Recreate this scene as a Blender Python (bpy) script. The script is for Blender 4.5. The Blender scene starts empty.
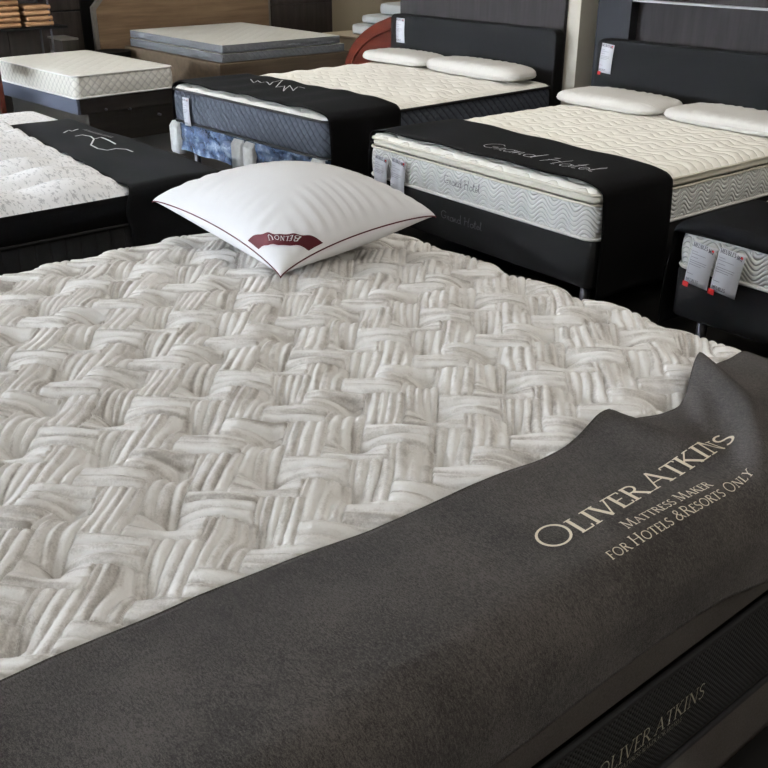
import bpy, math, random
import numpy as np
from mathutils import Matrix, Vector
random.seed(4); rng = np.random.default_rng(4)
PI = math.pi
C = bpy.context.scene.collection

# ------------------------------------------------------------------ materials
class NT:
    def __init__(s, name, rough=.8, spec=.3):
        s.m = bpy.data.materials.new(name); s.m.use_nodes = True
        s.t = s.m.node_tree; s.n = s.t.nodes; s.l = s.t.links
        s.b = s.n['Principled BSDF']
        s.b.inputs['Roughness'].default_value = rough
        s.b.inputs['Specular IOR Level'].default_value = spec
    def node(s, ty, **k):
        n = s.n.new(ty)
        for a, v in k.items(): setattr(n, a, v)
        return n
    def link(s, a, b): s.l.new(a, b)
    def put(s, sock, v):
        if hasattr(v, 'default_value') and not isinstance(v, (int, float)): s.link(v, sock)
        else: sock.default_value = v
    def math(s, op, a, b=None, c=None):
        n = s.node('ShaderNodeMath', operation=op)
        s.put(n.inputs[0], a)
        if b is not None: s.put(n.inputs[1], b)
        if c is not None: s.put(n.inputs[2], c)
        return n.outputs[0]
    def uv(s): return s.node('ShaderNodeTexCoord').outputs['UV']
    def obj(s): return s.node('ShaderNodeTexCoord').outputs['Object']
    def sep(s, v):
        n = s.node('ShaderNodeSeparateXYZ'); s.link(v, n.inputs[0]); return n.outputs
    def comb(s, x, y, z=0.0):
        n = s.node('ShaderNodeCombineXYZ')
        s.put(n.inputs[0], x); s.put(n.inputs[1], y); s.put(n.inputs[2], z); return n.outputs[0]
    def noise(s, v, scale, detail=3, rough=.5):
        n = s.node('ShaderNodeTexNoise'); n.inputs['Scale'].default_value = scale
        n.inputs['Detail'].default_value = detail; n.inputs['Roughness'].default_value = rough
        s.link(v, n.inputs['Vector']); return n.outputs['Fac']
    def mapping(s, v, scale):
        n = s.node('ShaderNodeMapping'); n.inputs['Scale'].default_value = scale
        s.link(v, n.inputs['Vector']); return n.outputs[0]
    def ramp(s, f, stops):
        n = s.node('ShaderNodeValToRGB'); s.link(f, n.inputs[0]); e = n.color_ramp.elements
        while len(e) < len(stops): e.new(.5)
        for i, (p, c) in enumerate(stops): e[i].position = p; e[i].color = (*c, 1)
        return n.outputs[0]
    def bump(s, h, dist, strength=1.0):
        n = s.node('ShaderNodeBump'); n.inputs['Distance'].default_value = dist
        n.inputs['Strength'].default_value = strength; s.link(h, n.inputs['Height'])
        s.link(n.outputs[0], s.b.inputs['Normal']); return n
    def color(s, c):
        if isinstance(c, tuple): s.b.inputs['Base Color'].default_value = (*c, 1)
        else: s.link(c, s.b.inputs['Base Color'])

def flat(name, c, rough=.8, spec=.3, metal=0, nz=0.0, nscale=60):
    t = NT(name, rough, spec); t.b.inputs['Metallic'].default_value = metal
    if nz:
        f = t.noise(t.obj(), nscale, 4)
        lo = tuple(x*(1-nz) for x in c); hi = tuple(min(1, x*(1+nz)) for x in c)
        t.color(t.ramp(f, [(.3, lo), (.7, hi)]))
    else: t.color(c)
    return t.m
def fabric(name, c, nz=.15, scale=500, bd=.0006, sheen=0.0, stretch=(1, 1, 1), big=.0, rough=.95):
    t = NT(name, rough, .15)
    v = t.mapping(t.obj(), stretch)
    f = t.noise(v, scale, 2); g = t.noise(t.obj(), 7, 3)
    mix = t.math('ADD', t.math('MULTIPLY', f, 1-big), t.math('MULTIPLY', g, big))
    lo = tuple(x*(1-nz) for x in c); hi = tuple(min(1, x*(1+nz)) for x in c)
    t.color(t.ramp(mix, [(.3, lo), (.7, hi)]))
    t.bump(f, bd)
    if sheen:
        t.b.inputs['Sheen Weight'].default_value = sheen; t.b.inputs['Sheen Roughness'].default_value = .45
    return t.m
def quilt(name, c, kind, bd=.004, lx=.13, lz=.021, amp=.018, line=None):
    """stitched relief on a mattress border, from its UV (metres along, metres up)"""
    t = NT(name, .85, .2); o = t.sep(t.uv()); u, v = o[0], o[1]
    if kind == 'wave':
        w = t.math('MULTIPLY', t.math('SINE', t.math('MULTIPLY', u, 2*PI/lx)), amp)
        ph = t.math('MULTIPLY', t.math('ADD', v, w), PI/lz)
        h = t.math('ABSOLUTE', t.math('SINE', ph))
    elif kind == 'diamond':
        a = t.math('ABSOLUTE', t.math('SINE', t.math('MULTIPLY', t.math('ADD', u, v), PI/lx)))
        b = t.math('ABSOLUTE', t.math('SINE', t.math('MULTIPLY', t.math('SUBTRACT', u, v), PI/lx)))
        h = t.math('MULTIPLY', a, t.math('POWER', b, amp))
    elif kind == 'pleat':
        h = t.math('ABSOLUTE', t.math('SINE', t.math('MULTIPLY', u, PI/lx)))
    elif kind == 'mesh':
        a = t.math('SINE', t.math('MULTIPLY', u, 2*PI/lx)); b = t.math('SINE', t.math('MULTIPLY', v, 2*PI/lx))
        h = t.math('MULTIPLY', a, b)
    h = t.math('POWER', t.math('ADD', h, .0001) if kind != 'mesh' else t.math('ADD', t.math('MULTIPLY', h, .5), .5), .6)
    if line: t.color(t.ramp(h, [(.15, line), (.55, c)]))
    else: t.color(c)
    t.bump(h, bd); return t.m
def topmat(name, c, kind='rib', bd=.006):
    t = NT(name, .85, .2); p = t.sep(t.obj()); x, y = p[0], p[1]
    if kind == 'rib':
        w = t.math('MULTIPLY', t.math('SINE', t.math('MULTIPLY', x, 2*PI/.17)), .020)
        h = t.math('ABSOLUTE', t.math('SINE', t.math('MULTIPLY', t.math('ADD', y, w), PI/.06)))
    else:
        a = t.math('ABSOLUTE', t.math('SINE', t.math('MULTIPLY', t.math('ADD', x, y), PI/.14)))
        b = t.math('ABSOLUTE', t.math('SINE', t.math('MULTIPLY', t.math('SUBTRACT', x, y), PI/.14)))
        h = t.math('MULTIPLY', a, b)
    h = t.math('POWER', t.math('ADD', h, .0001), .5)
    t.color(t.ramp(t.noise(t.obj(), 30, 3), [(.3, tuple(i*.95 for i in c)), (.7, c)]))
    t.bump(h, bd); return t.m
def wood(name, c1, c2, axis=0, scale=6, rough=.7):
    t = NT(name, rough, .12); s = [scale*3]*3; s[axis] = scale*.25
    v = t.mapping(t.obj(), tuple(s)); f = t.noise(v, 1.0, 6, .6)
    t.color(t.ramp(f, [(.3, c1), (.7, c2)])); t.bump(f, .001); return t.m

M = {}
t = NT('charcoal_velvet', .95, .12)
f1 = t.noise(t.mapping(t.obj(), (420, 1700, 800)), 1.0, 2); f2 = t.noise(t.obj(), 6, 4, .6); f3 = t.noise(t.mapping(t.obj(), (150, 420, 150)), 1.0, 3)
mx = t.math('ADD', t.math('MULTIPLY', f1, .50), t.math('ADD', t.math('MULTIPLY', f2, .22), t.math('MULTIPLY', f3, .28)))
t.color(t.ramp(mx, [(.42, (.023, .0205, .019)), (.5, (.054, .0485, .0445)), (.58, (.105, .094, .087))])); t.bump(mx, .002)
t.b.inputs['Sheen Weight'].default_value = .06; M['charcoal'] = t.m
M['black'] = fabric('black_velour', (.0022, .0021, .0024), .3, 300, .0008, 0)
M['darkgrey'] = fabric('dark_grey_runner', (.0085, .009, .010), .3, 220, .001, 0, (1, 1, 1), .3)
M['upholstery'] = fabric('charcoal_upholstery', (.013, .0125, .0128), .25, 350, .0008)
M['upholstery2'] = fabric('black_upholstery', (.0062, .006, .0062), .2, 350, .0006)
M['taupe'] = fabric('taupe_border', (.066, .058, .052), .25, 300, .0008, 0, (1, 1, 1), .3)
M['mesh'] = quilt('black_mesh', (.022, .022, .022), 'mesh', .003, .012, line=(.003, .003, .003))
M['piping_black'] = flat('black_piping', (.010, .010, .011), .7)
M['piping_white'] = flat('white_piping', (.72, .71, .68), .8)
M['piping_cream'] = flat('cream_piping', (.60, .57, .48), .8)
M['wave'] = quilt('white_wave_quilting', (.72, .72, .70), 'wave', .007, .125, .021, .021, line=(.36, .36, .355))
M['cream'] = topmat('cream_quilted_knit', (.82, .80, .73), 'rib', .007)
M['ivory'] = topmat('ivory_quilted_knit', (.82, .80, .74), 'rib', .004)
M['white_top'] = topmat('white_knit', (.66, .65, .60), 'diamond', .004)
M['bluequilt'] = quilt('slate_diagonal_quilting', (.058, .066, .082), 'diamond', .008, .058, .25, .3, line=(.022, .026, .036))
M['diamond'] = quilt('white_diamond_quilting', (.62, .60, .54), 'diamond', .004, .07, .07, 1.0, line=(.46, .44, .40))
M['pleat'] = quilt('black_pleated_band', (.020, .020, .021), 'pleat', .008, .062)
M['blackband'] = fabric('black_band', (.004, .004, .0045), .3, 250, .0006)
M['white_fabric'] = fabric('white_cotton', (.70, .695, .70), .02, 900, .0002, rough=.8)
M['foam_pillow'] = fabric('pale_grey_jersey', (.58, .565, .535), .05, 300, .0006, rough=.7)
M['maroon'] = flat('maroon_satin', (.080, .004, .010), .7)
M['letter'] = flat('cream_print', (.68, .62, .49), .8)
M['letter_white'] = flat('white_embroidery', (.62, .62, .62), .6)
M['letter_dim'] = flat('tan_embroidery', (.32, .29, .22), .6)
M['letter_silver'] = flat('silver_embroidery', (.22, .22, .23), .5)
M['letter_grey'] = flat('grey_embroidery', (.13, .13, .13), .6)
M['letter_dark'] = flat('dark_grey_embroidery', (.085, .085, .09), .6)
M['card'] = flat('tag_card', (.62, .63, .68), .5)
M['ink'] = flat('dark_ink', (.03, .03, .05), .6)
M['ink_grey'] = flat('grey_ink', (.28, .28, .32), .6)
M['red'] = flat('red_print', (.55, .02, .02), .5)
M['steel'] = flat('brushed_steel', (.10, .10, .11), .45, .5, 1)
M['plasticleg'] = flat('black_leg', (.02, .02, .02), .4)
M['drawer'] = wood('black_brown_veneer', (.010, .008, .007), (.018, .015, .012), 1)
M['bluegrey'] = fabric('blue_grey_upholstery', (.055, .062, .082), .1, 300, .0005)
M['foam'] = flat('white_foam', (.55, .57, .58), .6, nz=.1, nscale=40)
t = NT('blue_wrinkled_plastic', .18, .6)
f = t.noise(t.mapping(t.obj(), (9, 9, 11)), 1.0, 5, .6)
t.color(t.ramp(f, [(.35, (.018, .030, .065)), (.52, (.060, .095, .17)), (.66, (.26, .33, .43))])); t.bump(f, .03); M['plastic'] = t.m
M['oak'] = wood('brown_oak_veneer', (.10, .062, .033), (.19, .125, .072), 1, 5)
M['oakx'] = wood('brown_oak_base', (.075, .054, .036), (.13, .096, .064), 1, 5)
M['oakedge'] = flat('grey_brown_edging', (.12, .105, .09), .6)
M['darkpanel'] = wood('dark_grain_panel', (.013, .011, .011), (.026, .023, .023), 2, 9)
M['stile'] = flat('dark_blue_grey_laminate', (.018, .019, .022), .7, .1)
M['wenge'] = wood('wenge_veneer', (.018, .013, .011), (.034, .026, .021), 2, 6)
M['mahogany'] = wood('red_mahogany', (.030, .006, .004), (.075, .016, .009), 0, 6, .3)
M['blackwall'] = flat('black_laminate', (.008, .008, .008), .7, .12)
M['tanroll'] = fabric('tan_cloth', (.33, .185, .095), .15, 120, .001)
M['greyfoam'] = quilt('grey_border', (.15, .155, .165), 'diamond', .003, .06, .06, 1.0)
M['column'] = flat('pale_paint', (.56, .53, .46), .8, nz=.03, nscale=8)
M['beige'] = flat('beige_wall_paint', (.33, .28, .20), .85, nz=.04, nscale=4)
M['palewall'] = flat('off_white_wall_paint', (.60, .58, .53), .85, nz=.03, nscale=4)
M['greymat'] = flat('light_grey_mattress_cover', (.42, .43, .42), .8)
M['strip'] = flat('pale_metal_strip', (.35, .35, .35), .5, .4, .2)
t = NT('dark_floor_tiles', .5, .25)
br = t.node('ShaderNodeTexBrick'); t.link(t.obj(), br.inputs['Vector'])
br.offset = 0; br.inputs['Scale'].default_value = 2.0; br.inputs['Mortar Size'].default_value = .01
br.inputs['Color1'].default_value = (.009, .0085, .008, 1); br.inputs['Color2'].default_value = (.011, .010, .009, 1)
br.inputs['Mortar'].default_value = (.005, .005, .005, 1); br.inputs['Brick Width'].default_value = 1; br.inputs['Row Height'].default_value = 1
t.color(br.outputs[0]); M['floor'] = t.m
t = NT('ceiling_paint', .9, .1); t.color(t.ramp(t.noise(t.obj(), 3, 2), [(.3, (.5, .49, .46)), (.7, (.55, .54, .51))])); M['ceiling'] = t.m
t = NT('window_glass', .02, .5); t.color((1, 1, 1)); t.b.inputs['Transmission Weight'].default_value = 1; t.b.inputs['IOR'].default_value = 1.01; M['glass'] = t.m
t = NT('lamp_diffuser', .6); t.color((.9, .9, .9)); t.b.inputs['Emission Color'].default_value = (1, .93, .82, 1); t.b.inputs['Emission Strength'].default_value = 4; M['lamp'] = t.m

# main quilted top: melange stripes follow the woven blocks (uv = across / along a block, second map = block id)
t = NT('woven_block_quilting', .88, .2)
uvn = t.node('ShaderNodeUVMap', uv_map='strip'); idn = t.node('ShaderNodeUVMap', uv_map='block')
a = t.sep(uvn.outputs[0]); b = t.sep(idn.outputs[0])
st = t.noise(t.comb(t.math('MULTIPLY', a[0], 5.0), t.math('MULTIPLY', a[1], .6), t.math('MULTIPLY', b[0], 9.7)), 1.0, 1, .4)
fl = t.noise(t.obj(), 260, 3); md = t.noise(t.obj(), 45, 3)
mx = t.math('ADD', t.math('MULTIPLY', st, .60), t.math('ADD', t.math('MULTIPLY', fl, .18), t.math('MULTIPLY', md, .22)))
t.color(t.ramp(mx, [(.34, (.40, .375, .345)), (.43, (.58, .555, .525)), (.50, (.72, .70, .675)), (.62, (.79, .78, .76))]))
t.bump(t.math('ADD', t.noise(t.obj(), 420, 3), t.math('MULTIPLY', md, 1.5)), .0016); M['woven'] = t.m
# mottled white damask
t = NT('white_damask', .85, .2)
f = t.math('MULTIPLY', t.noise(t.mapping(t.obj(), (1.0, 2.2, 1)), 34, 4, .65), 1.0)
t.color(t.ramp(f, [(.40, (.80, .80, .81)), (.55, (.78, .78, .79)), (.61, (.47, .47, .49)), (.70, (.56, .56, .58))])); M['damask'] = t.m

# ------------------------------------------------------------------ builders
def set_thing(o, label, cat, group=None):
    o['label'] = label; o['category'] = cat
    if group: o['group'] = group
def empty(name, loc, rz=0.0, label=None, cat=None, group=None):
    o = bpy.data.objects.new(name, None); C.objects.link(o); o.location = loc; o.rotation_euler = (0, 0, rz)
    o.empty_display_size = .1
    if label: set_thing(o, label, cat, group)
    return o
def mk(name, V, F, mat, parent=None, smooth=True, org=(0, 0, 0), uvs=None, bevel=0, solid=0):
    """V are given with the frame's origin at org; F quads/tris; uvs dict name -> (nverts,2)"""
    me = bpy.data.meshes.new(name)
    V = np.asarray(V, dtype=float) - np.asarray(org)
    me.from_pydata(V.tolist() if len(V) < 5000 else [tuple(v) for v in V], [], [tuple(f) for f in F])
    me.materials.append(mat)
    if smooth: me.polygons.foreach_set('use_smooth', [True]*len(me.polygons))
    if uvs:
        li = np.empty(len(me.loops), dtype=np.int32); me.loops.foreach_get('vertex_index', li)
        for k, arr in uvs.items():
            l = me.uv_layers.new(name=k); l.data.foreach_set('uv', np.asarray(arr, dtype=np.float32)[li].ravel())
    me.update()
    o = bpy.data.objects.new(name, me); C.objects.link(o)
    if parent: o.parent = parent
    if bevel:
        m = o.modifiers.new('bevel', 'BEVEL'); m.width = bevel; m.segments = 3; m.limit_method = 'ANGLE'
    if solid:
        m = o.modifiers.new('thick', 'SOLIDIFY'); m.thickness = solid; m.offset = 1
    return o
def gridfaces(ni, nj, wi=False, off=0):
    i = np.arange(ni if wi else ni-1)[:, None]; j = np.arange(nj-1)[None, :]
    i2 = (i+1) % ni
    a = i*nj+j; b = i2*nj+j
    return (np.stack([a, b, b+1, a+1], -1).reshape(-1, 4)+off).tolist()
class MB:
    def __init__(s): s.V = []; s.F = []
    def add(s, V, F):
        o = len(s.V); s.V += [tuple(v) for v in V]; s.F += [tuple(i+o for i in f) for f in F]; return s
    def box(s, x0, y0, z0, x1, y1, z1):
        return s.add([(x0,y0,z0),(x1,y0,z0),(x1,y1,z0),(x0,y1,z0),(x0,y0,z1),(x1,y0,z1),(x1,y1,z1),(x0,y1,z1)],
                     [(0,3,2,1),(4,5,6,7),(0,1,5,4),(1,2,6,5),(2,3,7,6),(3,0,4,7)])
    def tube(s, P, r, n=8, closed=False, cap=True):
        P = np.asarray(P, float); m = len(P); V = []
        T = np.roll(P, -1, 0)-np.roll(P, 1, 0) if closed else np.gradient(P, axis=0)
        T /= np.linalg.norm(T, axis=1)[:, None]+1e-12
        for i in range(m):
            up = np.array([0, 0, 1.]) if abs(T[i][2]) < .95 else np.array([1., 0, 0])
            a = np.cross(T[i], up); a /= np.linalg.norm(a); b = np.cross(a, T[i])
            for k in range(n): V.append(P[i]+r*(a*math.cos(2*PI*k/n)+b*math.sin(2*PI*k/n)))
        F = []
        for i in range(m if closed else m-1):
            j = (i+1) % m
            for k in range(n): F.append((i*n+k, i*n+(k+1) % n, j*n+(k+1) % n, j*n+k))
        if not closed and cap: F += [tuple(range(n))[::-1], tuple(range((m-1)*n, m*n))]
        return s.add(V, F)
    def cyl(s, x, y, z0, z1, r, n=16): return s.tube([(x, y, z0), (x, y, z1)], r, n)
    def make(s, name, mat, parent=None, smooth=False, **k): return mk(name, s.V, s.F, mat, parent, smooth, **k)

def perim(x0, y0, x1, y1, r, n=14, step=.03):
    """rounded rectangle, ccw, with normals"""
    P = []; N = []
    def seg(ax, ay, bx, by, nx, ny):
        m = max(2, int(math.hypot(bx-ax, by-ay)/step))
        for i in range(m): t = i/m; P.append((ax+(bx-ax)*t, ay+(by-ay)*t)); N.append((nx, ny))
    def arc(cx, cy, a0):
        for i in range(n): a = a0+PI/2*i/n; P.append((cx+r*math.cos(a), cy+r*math.sin(a))); N.append((math.cos(a), math.sin(a)))
    seg(x0+r, y0, x1-r, y0, 0, -1); arc(x1-r, y0+r, -PI/2)
    seg(x1, y0+r, x1, y1-r, 1, 0); arc(x1-r, y1-r, 0)
    seg(x1-r, y1, x0+r, y1, 0, 1); arc(x0+r, y1-r, PI/2)
    seg(x0, y1-r, x0, y0+r, -1, 0); arc(x0+r, y0+r, PI)
    return np.array(P), np.array(N)
def border(name, rect, r, prof, mat, parent, org, bot=True):
    """wall swept round a rounded rectangle; prof = [(outset, z)] bottom to top"""
    P, N = perim(*rect, r); n = len(P); S = np.r_[0, np.cumsum(np.linalg.norm(np.diff(P, axis=0), axis=1))]
    P = np.vstack([P, P[:1]]); N = np.vstack([N, N[:1]]); S = np.r_[S, S[-1]+.02]
    V = []; U = []
    for i in range(n+1):
        for o, z in prof: V.append((P[i, 0]+N[i, 0]*o, P[i, 1]+N[i, 1]*o, z)); U.append((S[i], z))
    F = gridfaces(n+1, len(prof))
    m = len(prof)
    if bot: F = F+[tuple(i*m for i in range(n))[::-1]]
    return mk(name, V, F, mat, parent, True, org, {'UVMap': U})
def band_prof(z0, z1, bulge=.012, n=12):
    return [(bulge*(1-(2*i/n-1)**2)**.7 - .004, z0+(z1-z0)*i/n) for i in range(n+1)]
def piping(name, rect, r, z, rad, mat, parent, org, out=0.0, wav=0):
    P, N = perim(*rect, r, step=.05)
    Q = [(p[0]+nn[0]*out, p[1]+nn[1]*out, z+wav*math.sin(i*.9)) for i, (p, nn) in enumerate(zip(P, N))]
    return MB().tube(Q, rad, 6, closed=True).make(name, mat, parent, True, org=org)
def panel(name, rect, r, zt, drop, mat, parent, org, step=.02, hf=None, R=.045, crown=.012):
    """soft mattress top whose rim rolls down by `drop`"""
    x0, y0, x1, y1 = rect
    nx = int((x1-x0)/step)+1; ny = int((y1-y0)/step)+1
    X, Y = np.meshgrid(np.linspace(x0, x1, nx), np.linspace(y0, y1, ny), indexing='ij')
    X0, Y0 = X.copy(), Y.copy()
    for sx in (-1, 1):                                   # pull the square corners onto the rounded outline
        for sy in (-1, 1):
            cx = (x1-r) if sx > 0 else (x0+r); cy = (y1-r) if sy > 0 else (y0+r)
            dx = (X0-cx)*sx; dy = (Y0-cy)*sy; m = (dx > 0) & (dy > 0)
            k = np.maximum(dx, dy)/(np.hypot(dx, dy)+1e-9)
            X = np.where(m, cx+sx*dx*k, X); Y = np.where(m, cy+sy*dy*k, Y)
    dx = np.minimum(X0-x0, x1-X0); dy = np.minimum(Y0-y0, y1-Y0); d = np.minimum(dx, dy)
    e = np.clip((R-d)/R, 0, 1); Z = zt-drop*(1-np.sqrt(np.maximum(0, 1-e**2)))
    Z += crown*(np.clip(dx/.35, 0, 1)*(2-np.clip(dx/.35, 0, 1)))*(np.clip(dy/.35, 0, 1)*(2-np.clip(dy/.35, 0, 1)))
    if hf is not None: Z = Z+hf(X, Y)*np.clip(d/.03, 0, 1)
    V = np.stack([X, Y, Z], -1).reshape(-1, 3)
    return mk(name, V, gridfaces(nx, ny), mat, parent, True, org)

# ---- draping a cloth over a box: flat coordinates (a, b) beyond an edge hang down
def fold(a, lo, hi, R):
    a = np.asarray(a, float); pos = a.copy(); drop = np.zeros_like(a); sg = np.zeros_like(a)
    for E, s in ((hi, 1), (lo, -1)):
        if E is None: continue
        e = (a-E)*s+R; m = e > 0; q = PI*R/2
        th = np.clip(e/R, 0, PI/2)
        p = np.where(e < q, R*np.sin(th), R); dr = np.where(e < q, R*(1-np.cos(th)), R+e-q)
        pos = np.where(m, E-s*R+s*p, pos); drop = np.where(m, dr, drop); sg = np.where(m, s, sg)
    return pos, drop, sg
class Drape:
    def __init__(s, lo, hi, zt, R=.03, lift=None, wave=.006, freq=22, hem=None):
        s.lo, s.hi, s.zt, s.R, s.lift, s.wave, s.freq = lo, hi, zt, R, lift, wave, freq
    def __call__(s, a, b):
        x, dx, sx = fold(a, s.lo[0], s.hi[0], s.R); y, dy, sy = fold(b, s.lo[1], s.hi[1], s.R)
        d = np.maximum(dx, dy); z = s.zt-d
        if s.lift is not None: z = z+s.lift(x, y)*np.clip(1-d/.15, 0, 1)
        w = s.wave*np.clip(d/.2, 0, 1)
        x = x+sx*np.where(dx > .01, w*(1+np.sin(np.asarray(b)*s.freq+1.3)), 0)
        y = y+sy*np.where(dy > .01, w*(1+np.sin(np.asarray(a)*s.freq)), 0)
        return np.stack([x, y, z], -1)
def cloth(name, f, a0, a1, b0, b1, mat, parent, org, step=.02, aedge=None, solid=.005, bend=None):
    na = max(3, int((a1-a0)/step)+1); nb = max(3, int((b1-b0)/step)+1)
    S = np.linspace(0, 1, na)[:, None]; B = np.linspace(b0, b1, nb)[None, :]+0*S
    lo = a0 if aedge is None else aedge[0](B); hi = a1 if aedge is None else aedge[1](B)
    A = lo+(hi-lo)*S
    if bend is not None: B = b0+(bend(A)-b0)*((B-b0)/(b1-b0))
    V = f(A, B).reshape(-1, 3)
    return mk(name, V, gridfaces(na, nb), mat, parent, True, org, solid=solid)

# ---- lettering made of drawn strokes (cap height 1)
def arc(cx, cy, rx, ry, a0, a1, n=14):
    return [(cx+rx*math.cos(math.radians(a0+(a1-a0)*i/n)), cy+ry*math.sin(math.radians(a0+(a1-a0)*i/n))) for i in range(n+1)]
K, T_ = .125, .06
G = {
 'A': (.86, [(T_, [(.09,0),(.43,1)]), (K, [(.42,.98),(.77,0)]), (T_, [(.21,.36),(.63,.36)])], [(.09,0),(.77,0)]),
 'B': (.66, [(K, [(.14,0),(.14,1)]), (.085, [(.14,.97)]+arc(.32,.76,.2,.21,90,-90)+[(.14,.55)]), (.09, [(.14,.53)]+arc(.34,.28,.24,.25,90,-90)+[(.14,.03)])], []),
 'C': (.78, [(.09, arc(.47,.5,.38,.49,50,310))], []),
 'D': (.84, [(K, [(.14,0),(.14,1)]), (.09, [(.14,.97)]+arc(.32,.5,.42,.47,90,-90)+[(.14,.03)])], []),
 'E': (.60, [(K, [(.14,0),(.14,1)]), (T_, [(.05,.97),(.52,.97),(.52,.84)]), (T_, [(.14,.53),(.44,.53)]), (T_, [(.05,.03),(.56,.03),(.58,.18)])], []),
 'F': (.56, [(K, [(.14,0),(.14,1)]), (T_, [(.05,.97),(.52,.97),(.52,.84)]), (T_, [(.14,.52),(.44,.52)])], [(.14,0)]),
 'H': (.88, [(K, [(.14,0),(.14,1)]), (K, [(.72,0),(.72,1)]), (T_, [(.14,.52),(.72,.52)])], [(.14,0),(.14,1),(.72,0),(.72,1)]),
 'I': (.36, [(K, [(.17,0),(.17,1)])], [(.17,0),(.17,1)]),
 'K': (.80, [(K, [(.14,0),(.14,1)]), (T_, [(.16,.48),(.62,1)]), (K, [(.28,.60),(.74,0)])], [(.14,0),(.14,1),(.62,1),(.74,0)]),
 'L': (.60, [(K, [(.14,0),(.14,1)]), (T_, [(.05,.03),(.54,.03),(.57,.2)])], [(.14,1)]),
 'M': (1.02, [(T_, [(.12,0),(.18,1)]), (K, [(.18,1),(.50,.05)]), (T_, [(.50,.05),(.82,1)]), (K, [(.82,1),(.88,0)])], [(.12,0),(.88,0),(.15,1),(.85,1)]),
 'N': (.92, [(T_, [(.14,0),(.14,1)]), (K, [(.12,1),(.76,.02)]), (T_, [(.76,0),(.76,1)])], [(.14,0),(.10,1),(.76,1)]),
 'O': (.96, [(.09, arc(.48,.5,.40,.48,0,360,26))], []),
 'Q': (.96, [(.09, arc(.48,.5,.40,.48,0,360,26)), (.09, [(.5,.1),(.85,-.15)])], []),
 'R': (.74, [(K, [(.14,0),(.14,1)]), (.085, [(.05,.97),(.14,.97)]+arc(.33,.75,.22,.22,90,-90)+[(.14,.53)]), (K, [(.34,.54),(.74,0)])], [(.14,0),(.74,0)]),
 'S': (.56, [(.10, arc(.28,.75,.20,.22,35,250,14)+arc(.28,.26,.22,.23,75,-145,14))], []),
 'T': (.72, [(K, [(.36,0),(.36,1)]), (T_, [(.03,.84),(.05,.97),(.67,.97),(.69,.84)])], [(.36,0)]),
 'U': (.84, [(K, [(.15,1),(.15,.35)]+arc(.42,.33,.27,.31,180,270,8)), (.07, arc(.42,.33,.27,.31,270,360,8)+[(.69,1)])], [(.15,1),(.69,1)]),
 'V': (.80, [(K, [(.08,1),(.42,0)]), (T_, [(.41,0),(.74,1)])], [(.08,1),(.74,1)]),
 'Y': (.74, [(K, [(.07,1),(.37,.48)]), (T_, [(.37,.48),(.67,1)]), (K, [(.37,.5),(.37,0)])], [(.07,1),(.67,1),(.37,0)]),
 '&': (.86, [(.09, [(.80,.03),(.32,.66)]+arc(.42,.80,.15,.17,200,-20,10)+[(.52,.66),(.22,.46)]+arc(.32,.24,.24,.22,140,330,12)+[(.66,.48)])], []),
}
H = .07
Gs = {  # plain running script
 'G': (.95, [(H, [(.78,.82)]+arc(.45,.55,.38,.43,50,330,18)+[(.80,.45),(.50,.42)])], []),
 'H': (.95, [(H, [(.05,.85),(.22,1),(.18,.4),(.12,0)]), (H, [(.80,1.05),(.68,.5),(.66,0),(.8,.05)]), (H, [(.10,.45),(.45,.6),(.75,.5)])], []),
 'r': (.42, [(H, [(.0,.05),(.12,.5),(.20,.48),(.26,.45),(.24,.1),(.42,.05)])], []),
 'a': (.52, [(H, arc(.25,.24,.2,.23,40,330,12)+[(.42,.5),(.42,.05),(.54,.05)])], []),
 'n': (.56, [(H, [(.0,.1),(.1,.48),(.12,.0),(.22,.42),(.34,.46),(.40,.05),(.56,.05)])], []),
 'd': (.58, [(H, arc(.25,.24,.2,.23,40,330,12)+[(.46,1.05),(.46,.05),(.6,.05)])], []),
 'o': (.50, [(H, arc(.24,.24,.2,.23,90,450,14)+[(.5,.4)])], []),
 't': (.38, [(H, [(.0,.1),(.22,.95),(.18,.05),(.38,.05)]), (H, [(.02,.6),(.38,.64)])], []),
 'e': (.46, [(H, [(.05,.22),(.36,.3)]+arc(.24,.26,.17,.21,10,320,12))], []),
 'l': (.34, [(H, [(.0,.1),(.22,.9),(.16,1.05),(.1,.8),(.14,.08),(.34,.05)])], []),
}
def text_strokes(txt, caps=None, font=G, sp=.06):
    """list of (width, pts); lower-case letters become small capitals"""
    out = []; x = 0.0; last = 0
    for ch in txt:
        if ch == ' ': x += .34; continue
        if font is G: k = 1.0 if not ch.islower() else .78; g = G[ch.upper()]
        else: k = 1.0; g = font[ch]
        for w, pts in g[1]: out.append((w*(.9 if k == 1 else .86), [(x+px*k, py*k) for px, py in pts]))
        for sx, sy in g[2]:
            yy = (sy-.03 if sy > .5 else sy+.03)*k; out.append((.055, [(x+(sx-.13)*k, yy), (x+(sx+.13)*k, yy)]))
        x += (g[0]+sp)*k
    return out, x
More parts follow.
